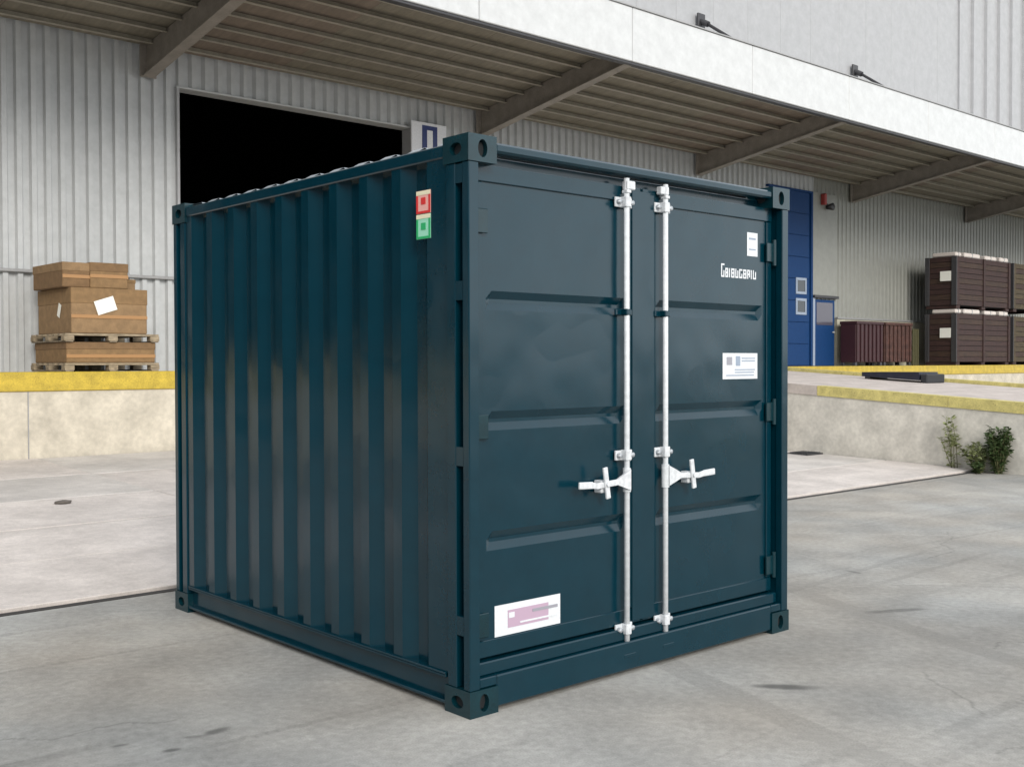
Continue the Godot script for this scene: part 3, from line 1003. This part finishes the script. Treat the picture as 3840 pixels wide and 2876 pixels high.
	ubox(df, 24.25, 24.355, WALL_V - 0.06, WALL_V + 0.05, DOCK_H, 3.42, 0.004)
	obj("door_post", df, M.blue_frame, pd)
	var dh := mb()
	ubox(dh, 24.25, 25.5, WALL_V - 0.12, WALL_V + 0.05, 3.422, 3.5, 0.004)
	obj("door_hood", dh, M.dark_steel, pd)
	var dw := mb()
	ubox(dw, 24.46, 25.3, WALL_V - 0.036, WALL_V - 0.031, 2.65, 3.3)
	obj("pane", dw, M.grey_glass, pd)
	var dk := mb()
	bar(dk, W(25.24, WALL_V - 0.07, 2.45), W(25.34, WALL_V - 0.07, 2.45), 0.02, 0.02)
	ubox(dk, 25.31, 25.35, WALL_V - 0.07, WALL_V - 0.031, 2.43, 2.47)
	obj("handle", dk, M.zinc, pd)
	var dp := mb()
	ubox(dp, 24.25, 25.5, WALL_V - 0.05, WALL_V + 0.05, 3.501, 6.44)
	obj("infill_panel", dp, M.cladding_c, root)
	T = Transform3D.IDENTITY

func build_canopy() -> void:
	var root := thing("loading_canopy", "long canopy with white fascia and brown underside over the loading dock", "canopy", W(11.85, 12.0, 7.0))
	var at := W(11.85, 12.0, 7.0)
	var vf := 9.75
	var deck := func(v: float) -> float: return 6.86 + (WALL_V - v) * 0.122
	for i in BAYS.size():
		var u: float = BAYS[i]
		# tapered I-beam: web, bottom flange
		var b := mb()
		prism(b, [W(u - 0.03, WALL_V - 0.05, 6.36), W(u - 0.03, WALL_V - 0.05, deck.call(WALL_V)), W(u - 0.03, vf + 0.02, deck.call(vf) - 0.02), W(u - 0.03, vf + 0.02, 7.02)], Vector3(0.06, 0, 0))
		bar(b, W(u, WALL_V - 0.05, 6.345), W(u, vf + 0.02, 7.005), 0.2, 0.028, 0.003)
		obj("beam", b, M.steel, root)
		# wall plate at the beam's foot
		var wp := mb()
		ubox(wp, u - 0.14, u + 0.14, WALL_V - 0.08, WALL_V - 0.045, 6.33, 6.95, 0.004)
		obj("beam_plate", wp, M.steel, root)
		# tie rod from the upper wall down to the canopy
		var an := mb()
		ubox(an, u - 0.14, u + 0.14, WALL_V - 0.13, WALL_V - 0.075, 10.05, 10.4, 0.008)
		tube(an, [W(u, WALL_V - 0.12, 10.2), W(u, WALL_V - 0.33, 10.08)], 0.075, 12)
		if u < 30.0:
			var ao := obj("tie_anchor", an, M.dark_steel, root)
			var rd := mb(true)
			tube(rd, [W(u, WALL_V - 0.3, 10.1), W(u, vf + 0.45, 7.6)], 0.04, 10)
			obj("tie_rod", rd, M.dark_steel, ao)
		if i == BAYS.size() - 1:
			continue
		var u1: float = BAYS[i + 1]
		# deck sheets between the beams, purlins below them
		for k in 3:
			var a := lerpf(u, u1, k / 3.0) + 0.004
			var c := lerpf(u, u1, (k + 1) / 3.0) - 0.004
			var s := mb()
			var dz := 0.002 * ((k + i) % 2)
			prism(s, [W(a, WALL_V - 0.02, deck.call(WALL_V) + 0.005 + dz), W(a, WALL_V - 0.02, deck.call(WALL_V) + 0.05), W(a, vf + 0.1, deck.call(vf) + 0.05), W(a, vf + 0.1, deck.call(vf) + 0.005 + dz)], Vector3(c - a, 0, 0))
			obj("deck_sheet", s, M.deck if (i + k) % 3 != 0 else M.deck_b, root)
		for k in 8:
			var v := WALL_V - 0.3 - k * 0.54
			if v < vf + 0.12:
				continue
			var p := mb()
			var hh: float = deck.call(v) + 0.003
			ubox(p, u + 0.034, u1 - 0.034, v - 0.006, v + 0.006, hh - 0.08, hh)
			ubox(p, u + 0.034, u1 - 0.034, v - 0.07, v - 0.0062, hh - 0.08, hh - 0.07, 0.002)
			obj("purlin", p, M.purlin, root)
		# fascia panels, two to a bay
		for k in 2:
			var a := lerpf(u, u1, k / 2.0) + 0.006
			var c := lerpf(u, u1, (k + 1) / 2.0) - 0.006
			var f := mb()
			ubox(f, a, c, vf - 0.06, vf + 0.015, 7.03, 8.0, 0.012)
			obj("fascia_panel", f, M.fascia, root)
		# dark drip channel under the fascia and a coping on top
		var g := mb()
		ubox(g, u + 0.002, u1 - 0.002, vf - 0.03, vf + 0.1, 6.985, 7.026, 0.004)
		obj("drip_channel", g, M.dark_steel, root)
		var cp := mb()
		ubox(cp, u + 0.003, u1 - 0.003, vf - 0.08, vf + 0.06, 8.002, 8.03, 0.004)
		obj("coping", cp, M.flashing, root)
		var rf := mb()
		prism(rf, [W(u, WALL_V - 0.08, 7.25), W(u, WALL_V - 0.08, 7.3), W(u, vf + 0.07, 7.72), W(u, vf + 0.07, 7.67)], Vector3(u1 - u, 0, 0))
		obj("roof_sheet", rf, M.upper, root)
	T = Transform3D.IDENTITY

# ------------------------------------------------------------------ goods on the dock
func pallet(label: String, u0: float, u1: float, v0: float, v1: float, h: float) -> void:
	var t := thing("pallet", label, "pallet", W((u0 + u1) / 2, (v0 + v1) / 2, h), "pallets under the cartons")
	var ht := 0.125
	for k in 3:
		var u := lerpf(u0 + 0.06, u1 - 0.06, k / 2.0)
		var s := mb()
		ubox(s, u - 0.055, u + 0.055, v0, v1, h + 0.001, h + 0.02, 0.002)
		obj("bottom_board", s, M.wood_b, t)
		for j in 3:
			var v := lerpf(v0 + 0.07, v1 - 0.07, j / 2.0)
			var b := mb()
			ubox(b, u - 0.07, u + 0.07, v - 0.069, v + 0.069, h + 0.0205, h + 0.09, 0.003)
			obj("block", b, M.wood, t)
	for k in 7:
		var v := lerpf(v0 + 0.05, v1 - 0.05, k / 6.0)
		var s := mb()
		ubox(s, u0, u1, v - 0.05, v + 0.05, h + 0.0905, h + ht - 0.001, 0.002)
		obj("top_board", s, M.wood if k % 2 == 0 else M.wood_b, t)
	T = Transform3D.IDENTITY

func carton(label: String, u0: float, u1: float, v0: float, v1: float, h0: float, h1: float, mi: int, tape_h := -1.0, turn := 0.0) -> Node3D:
	var t := thing("carton", label, "carton", W((u0 + u1) / 2, (v0 + v1) / 2, h0), "cartons stacked on the dock")
	t.rotation.y = turn
	var b := mb()
	ubox(b, u0, u1, v0, v1, h0, h1, 0.012)
	obj("body", b, M.card[mi], t)
	# overlapping lid or flap band standing slightly proud
	var l := mb()
	ubox(l, u0 - 0.006, u1 + 0.006, v0 - 0.006, v1 + 0.006, h1 - (h1 - h0) * 0.34, h1 + 0.004, 0.008)
	obj("lid", l, M.card[(mi + 1) % 3], t)
	if tape_h > 0.0:
		var s := mb()
		ubox(s, u0 - 0.001, u1 + 0.001, v0 - 0.009, v0 - 0.0005, tape_h, tape_h + 0.05)
		obj("tape", s, M.tape, t)
	return t

func build_left_goods() -> void:
	var b := DOCK_H
	pallet("wooden pallet lying on the dock under the lowest carton", 2.62, 4.02, 12.3, 13.75, b)
	carton("low wide brown carton between the two wooden pallets", 2.66, 3.98, 12.34, 13.7, b + 0.125, b + 0.425, 0, b + 0.2, -0.01)
	pallet("wooden pallet between the low carton and the tall carton", 2.62, 4.02, 12.3, 13.75, b + 0.43)
	var c := carton("tall brown carton with a tilted white paper on its front", 2.72, 3.86, 12.36, 13.7, b + 0.556, b + 1.22, 2, b + 0.78, 0.012)
	var at: Vector3 = c.position
	T = Transform3D(Basis.IDENTITY, -at)
	var p := mb()
	cbox(p, W(3.22, 12.346, b + 0.97), Vector3(0.3, 0.21, 0.004), 0.0, Basis(Vector3(0, 0, 1), 0.32))
	obj("paper_sheet", p, M.paper, c)
	var p2 := mb()
	cbox(p2, W(2.708, 12.8, b + 0.9), Vector3(0.004, 0.2, 0.1), 0.0, Basis(Vector3(1, 0, 0), 0.4))
	obj("paper_sheet", p2, M.paper, c)
	carton("dark brown carton at the top left of the stack, its end towards the yard", 2.62, 3.02, 12.42, 13.6, b + 1.226, b + 1.585, 1, b + 1.36, 0.02)
	carton("topmost wide brown carton lying beside the dark one", 3.04, 3.6, 12.4, 13.2, b + 1.226, b + 1.6, 0, b + 1.38, -0.03)
	carton("small pale brown carton behind the film at the top right of the stack", 3.63, 3.84, 12.75, 13.3, b + 1.226, b + 1.4, 2, -1.0, 0.05)
	# clear stretch film hanging loose at the side of the upper cartons
	var f := thing("stretch_film", "loose clear plastic film hanging beside the upper cartons", "plastic film", W(3.75, 12.9, b + 1.225))
	var st := mb(true)
	for k in 8:
		var a0 := k / 8.0
		var a1 := (k + 1) / 8.0
		var pa := W(lerpf(3.57, 3.9, a0) + 0.015 * sin(k * 2.1), lerpf(12.42, 13.3, a0), b + 1.227)
		var pb := W(lerpf(3.57, 3.9, a1) + 0.015 * sin((k + 1) * 2.1), lerpf(12.42, 13.3, a1), b + 1.227)
		face(st, [pa, pb, pb + Vector3(-0.02, 0.34 - 0.2 * a1 + 0.03 * sin(k * 1.7 + 1.7), 0.0), pa + Vector3(-0.02, 0.34 - 0.2 * a0 + 0.03 * sin(k * 1.7), 0.0)], Vector3(1, 0, 0))
	obj("sheet", st, M.film, f)
	T = Transform3D.IDENTITY

func board_crate(label: String, u0: float, u1: float, v0: float, v1: float, h0: float, h1: float, boards: Material, frame: Material, tag: bool) -> void:
	var t := thing("wooden_crate", label, "crate", W((u0 + u1) / 2, (v0 + v1) / 2, h0), "dark crates stacked at the end of the dock")
	for k in 3:
		var s := mb()
		var u := lerpf(u0 + 0.15, u1 - 0.15, k / 2.0)
		ubox(s, u - 0.12, u + 0.12, v0 + 0.01, v1 - 0.01, h0, h0 + 0.1, 0.005)
		obj("skid", s, M.dark_wood, t)
	var core := mb()
	ubox(core, u0 + 0.035, u1 - 0.035, v0 + 0.035, v1 - 0.035, h0 + 0.1, h1 - 0.03)
	obj("lining", core, M.core, t)
	var n := 9
	var bh := (h1 - h0 - 0.1) / n
	for k in n:
		var s := mb()
		var y0 := h0 + 0.1 + k * bh
		ubox(s, u0, u1, v0, v0 + 0.033, y0 + 0.006, y0 + bh - 0.006, 0.004)
		ubox(s, u0, u0 + 0.033, v0 + 0.0335, v1, y0 + 0.006, y0 + bh - 0.006, 0.004)
		obj("plank", s, boards if k % 3 != 1 else M.dark_wood_b, t)
	for u in [u0 + 0.07, (u0 + u1) / 2, u1 - 0.07]:
		var s := mb()
		ubox(s, u - 0.07, u + 0.07, v0 - 0.03, v0 - 0.001, h0 + 0.1, h1, 0.004)
		obj("batten", s, frame, t)
	var e := mb()
	ubox(e, u0 - 0.03, u0 - 0.001, v0 - 0.03, v0 + 0.14, h0 + 0.1, h1, 0.004)
	ubox(e, u0 - 0.03, u0 - 0.001, v1 - 0.14, v1, h0 + 0.1, h1, 0.004)
	obj("batten", e, M.dark_steel, t)
	if tag:
		var g := mb()
		ubox(g, u0 - 0.04, u0 - 0.0305, v0 + 0.15, v0 + 0.5, h1 - 0.75, h1 - 0.45)
		obj("white_tag", g, M.paper, t)
	T = Transform3D.IDENTITY

func build_right_goods() -> void:
	var b := DOCK_H
	board_crate("lower dark brown crate on the dock with a white tag on its end", 29.5, 33.2, 12.3, 13.3, b, b + 1.6, M.dark_wood, M.dark_wood, true)
	board_crate("upper dark brown crate stacked on the lower one with a white tag", 29.5, 33.2, 12.3, 13.3, b + 1.75, b + 3.35, M.dark_wood, M.dark_wood, true)
	board_crate("lower olive brown crate at the frame edge beside the dark crates", 33.35, 36.9, 12.25, 13.3, b, b + 1.6, M.olive_wood, M.olive_wood, false)
	board_crate("upper olive brown crate at the frame edge beside the dark crates", 33.35, 36.9, 12.25, 13.3, b + 1.75, b + 3.35, M.olive_wood, M.olive_wood, false)
	# pale wrapped bundles on the top of each crate
	var spots := [[29.53, 29.9, "short"], [30.1, 31.15, "long"], [31.5, 32.3, "long"], [32.55, 33.15, "short"]]
	var words := ["first", "second", "third", "fourth"]
	for lvl in 2:
		for i in spots.size():
			var s: Array = spots[i]
			var h := b + 1.601 + lvl * 1.75
			var t := thing("wrapped_bundle", "pale wrapped bundle %s from the tagged end, on top of the %s dark crate" % [words[i], "lower" if lvl == 0 else "upper"], "bundle", W((s[0] + s[1]) / 2, 12.7, h), "pale bundles on the dark crates")
			var st := mb()
			ubox(st, s[0], s[1], 12.33, 13.1, h, h + 0.13 + 0.012 * (i % 2), 0.03)
			obj("wrapping", st, M.sack, t)
			var sp := mb()
			ubox(sp, (s[0] + s[1]) / 2 - 0.02, (s[0] + s[1]) / 2 + 0.02, 12.324, 13.105, h + 0.001, h + 0.137 + 0.012 * (i % 2))
			obj("strap", sp, M.flashing, t)
			T = Transform3D.IDENTITY
	# two maroon boxes by the wall
	for q in [[0, 25.35, 26.85, "dark maroon ribbed steel bin standing beside the blue side door"], [1, 26.95, 28.55, "rust red ribbed steel bin between the maroon bin and the olive pallet"]]:
		var t := thing("steel_bin", q[3], "bin", W((q[1] + q[2]) / 2, 13.5, b), "steel bins by the wall")
		var st := mb()
		ubox(st, q[1] + 0.02, q[2] - 0.02, 13.25, 13.75, b + 0.1, b + 1.28, 0.01)
		obj("body", st, M.maroon if q[0] == 0 else M.rust_red, t)
		for k in 7:
			var r := mb()
			var u: float = lerpf(q[1] + 0.09, q[2] - 0.09, k / 6.0)
			ubox(r, u - 0.045, u + 0.045, 13.215, 13.249, b + 0.12, b + 1.2, 0.01)
			obj("rib", r, M.maroon if q[0] == 0 else M.rust_red, t)
		var rm := mb()
		ubox(rm, q[1], q[2], 13.2, 13.77, b + 1.205, b + 1.29, 0.01)
		obj("rim", rm, M.maroon if q[0] == 0 else M.rust_red, t)
		for e in [q[1] + 0.06, q[2] - 0.06]:
			for v in [13.31, 13.69]:
				var f := mb()
				ubox(f, e - 0.05, e + 0.05, v - 0.05, v + 0.05, b, b + 0.1, 0.004)
				obj("foot", f, M.dark_steel, t)
		T = Transform3D.IDENTITY
	var ol := thing("upright_pallet", "olive pallet stood on end against the plinth beside the rust red bin", "pallet", W(28.83, 13.3, b))
	for k in 4:
		var s := mb()
		ubox(s, 28.65 + k * 0.1, 28.72 + k * 0.1, 13.25, 13.28, b, b + 1.12, 0.003)
		obj("board", s, M.olive, ol)
	for hh in [0.05, 0.5, 0.98]:
		var s := mb()
		ubox(s, 28.65, 29.02, 13.281, 13.36, b + hh, b + hh + 0.1, 0.003)
		obj("crosspiece", s, M.olive, ol)
	T = Transform3D.IDENTITY
	# dark bridging plate lying on the ramp, its wheeled end downhill
	var br := thing("dock_plate", "dark blue steel plate with a black end lying on the ramp before the bins", "dock plate", W(16.1, 6.7, ramp_h(6.7)))
	var pl := mb()
	prism(pl, [W(15.7, 7.35, ramp_h(7.35) + 0.05), W(15.7, 7.35, ramp_h(7.35) + 0.13), W(15.7, 6.2, ramp_h(6.2) + 0.2), W(15.7, 6.2, ramp_h(6.2) + 0.05)], Vector3(0.7, 0, 0))
	obj("plate", pl, mat(lin(0.015, 0.018, 0.035), 0.45, M.blotch, 1.0), br)
	var eb := mb()
	ubox(eb, 15.72, 16.38, 6.05, 6.19, ramp_h(6.1), ramp_h(6.1) + 0.17, 0.02)
	obj("end_block", eb, M.rubber, br)
	var fe := mb()
	ubox(fe, 15.72, 16.38, 7.2, 7.3, ramp_h(7.25), ramp_h(7.25) + 0.07, 0.004)
	obj("foot", fe, M.dark_steel, br)
	T = Transform3D.IDENTITY

func build_sign() -> void:
	var c := W(10.42, WALL_V - 0.12, 6.05)
	var t := thing("dock_number_sign", "white sign with a blue field on the wall beside the black doorway", "sign", c)
	var st := mb()
	ubox(st, 9.98, 10.86, WALL_V - 0.12, WALL_V - 0.08, 5.72, 6.4, 0.006)
	obj("board", st, M.white_paint, t)
	var bl := mb()
	ubox(bl, 10.24, 10.62, WALL_V - 0.127, WALL_V - 0.1205, 5.78, 6.34)
	obj("blue_field", bl, M.sign_blue, t)
	var nm := mb()
	ubox(nm, 10.36, 10.5, WALL_V - 0.133, WALL_V - 0.1275, 5.85, 6.25)
	obj("numeral", nm, M.white_paint, t)
	var bk := mb()
	ubox(bk, 10.2, 10.6, WALL_V - 0.08, WALL_V - 0.0, 5.95, 6.15)
	obj("bracket", bk, M.dark_steel, t)
	T = Transform3D.IDENTITY
	# red alarm beacon on the wall above the side door
	var a := thing("alarm_beacon", "small red alarm beacon high on the wall above the blue side door", "beacon", W(24.75, WALL_V - 0.1, 6.2))
	var bx := mb()
	ubox(bx, 24.62, 24.74, WALL_V - 0.2, WALL_V - 0.051, 6.1, 6.42, 0.02)
	obj("housing", bx, M.beacon, a)
	var hn := mb(true)
	tube(hn, [W(24.95, WALL_V - 0.051, 6.06), W(24.95, WALL_V - 0.25, 6.06)], 0.06, 14, 0.11)
	obj("horn", hn, M.dark_steel, a)
	var cn := mb()
	bar(cn, W(24.72, WALL_V - 0.12, 6.2), W(24.94, WALL_V - 0.12, 6.08), 0.03, 0.03)
	obj("conduit", cn, M.dark_steel, a)
	T = Transform3D.IDENTITY

func weed(label: String, at: Vector3, n_stem: int, height: float, spread: float, m: Material, lean: Vector3) -> void:
	var t := thing("weed", label, "weed", at, "weeds at the foot of the ramp")
	var stems := mb()
	var leaves := mb()
	for s in n_stem:
		var a := rng.randf() * TAU
		var hh := height * rng.randf_range(0.55, 1.0)
		var tip := at + Vector3(cos(a) * spread * rng.randf(), hh, sin(a) * spread * rng.randf()) + lean * rng.randf()
		var base := at + Vector3(cos(a), 0, sin(a)) * 0.05 * rng.randf()
		var mid := (base + tip) / 2 + Vector3(rng.randf_range(-0.05, 0.05), 0.04, rng.randf_range(-0.05, 0.05))
		tube(stems, [base, mid, tip], 0.006, 5, 0.002)
		var count := int(14 + hh * 34)
		for k in count:
			var f := pow(rng.randf(), 0.75)
			var p: Vector3 = base.lerp(mid, f * 2.0) if f < 0.5 else mid.lerp(tip, f * 2.0 - 1.0)
			var d := Vector3(rng.randf_range(-1, 1), rng.randf_range(-0.2, 0.8), rng.randf_range(-1, 1)).normalized()
			var l := rng.randf_range(0.045, 0.11)
			var w := d.cross(Vector3(rng.randf_range(-0.4, 0.4), 1, rng.randf_range(-0.4, 0.4))).normalized() * l * rng.randf_range(0.2, 0.36)
			var q := p + d * l * 0.5 + Vector3(0, 0.006, 0)
			face(leaves, [p, q + w, p + d * l - Vector3(0, 0.01, 0)], Vector3(0, 1, 0.2))
			face(leaves, [p, p + d * l - Vector3(0, 0.01, 0), q - w], Vector3(0, 1, 0.2))
	obj("stems", stems, M.stem, t)
	obj("foliage", leaves, m, t)
	T = Transform3D.IDENTITY

func build_weeds() -> void:
	weed("tall dark green weed growing at the foot of the ramp wall", W(12.28, 3.2, 0.0), 34, 0.66, 0.2, M.leaf, Vector3(0, 0, 0))
	weed("pale dry weed beside the tall dark green one", W(12.24, 3.44, 0.0), 16, 0.4, 0.2, M.leaf_pale, Vector3(-0.05, 0, -0.15))
	weed("low green tuft at the end of the pale slab edge", W(12.1, 3.42, 0.0), 9, 0.16, 0.16, M.leaf, Vector3(-0.1, 0, 0))
	weed("thin pale stalks climbing the ramp wall above the weeds", W(12.3, 3.85, 0.04), 5, 0.75, 0.12, M.leaf_pale, Vector3(0, 0, -0.2))

func build_added_hall() -> void:  # unseen hall, added to dim the reflections in the container's left side
	var t := thing("added_dark_hall", "plain dark hall added out of view to dim reflections in the container side", "hall", W(-40.0, -12.0, 0))
	var w := mb()
	ubox(w, -46.0, -34.0, -42.0, 9.0, 0.0, 10.5)
	obj("wall", w, M.hall, t)
	var r := mb()
	ubox(r, -46.4, -33.6, -42.4, 9.4, 10.501, 10.9, 0.02)
	obj("roof", r, M.flashing, t)
	for k in 6:
		var d := mb()
		ubox(d, -34.0, -33.93, -38.0 + k * 8.0, -33.8 + k * 8.0, 0.0, 4.4, 0.01)
		obj("roller_door", d, M.dark_steel, t)
	T = Transform3D.IDENTITY

func _ready() -> void:
	rng.seed = 20240
	# camera
	var cam := Camera3D.new()
	cam.position = Vector3(-3.0715, 1.5803, 3.7270)
	cam.rotation = Vector3(-0.01886, -0.72839, -0.0026)
	cam.fov = 38.5625
	cam.near = 0.05
	cam.far = 900.0
	add_child(cam)
	cam.current = true
	# sky: bright even overcast
	var env := Environment.new()
	env.background_mode = Environment.BG_SKY
	var sky := Sky.new()
	var sm := ProceduralSkyMaterial.new()
	sm.sky_top_color = Color(0.78, 0.79, 0.81)
	sm.sky_energy_multiplier = 1.15
	sm.sky_horizon_color = Color(0.965, 0.988, 1.0)
	sm.sky_curve = 0.25
	sm.ground_horizon_color = Color(0.5, 0.5, 0.49)
	sm.ground_bottom_color = Color(0.45, 0.45, 0.44)
	sm.sun_angle_max = 0.5
	sky.sky_material = sm
	env.sky = sky
	env.background_energy_multiplier = 1.0
	env.tonemap_mode = Environment.TONE_MAPPER_LINEAR
	env.tonemap_exposure = 1.62
	env.sdfgi_enabled = true
	env.ssao_enabled = true
	env.ssil_enabled = true
	var we := WorldEnvironment.new()
	we.environment = env
	add_child(we)
	# sun behind thin cloud, over the camera's right shoulder
	var sun := DirectionalLight3D.new()
	sun.light_energy = 0.5
	sun.light_color = Color(1.0, 0.98, 0.95)
	sun.light_angular_distance = 24.0
	sun.shadow_enabled = true
	add_child(sun)
	sun.look_at_from_position(W(-0.38, -1.0, 0.52) * 10.0, Vector3.ZERO)
	make_materials()
	build_ground()
	build_dock()
	build_ramp()
	build_warehouse()
	build_canopy()
	build_container()
	build_left_goods()
	build_right_goods()
	build_sign()
	build_weeds()
	build_stone()
	build_added_hall()
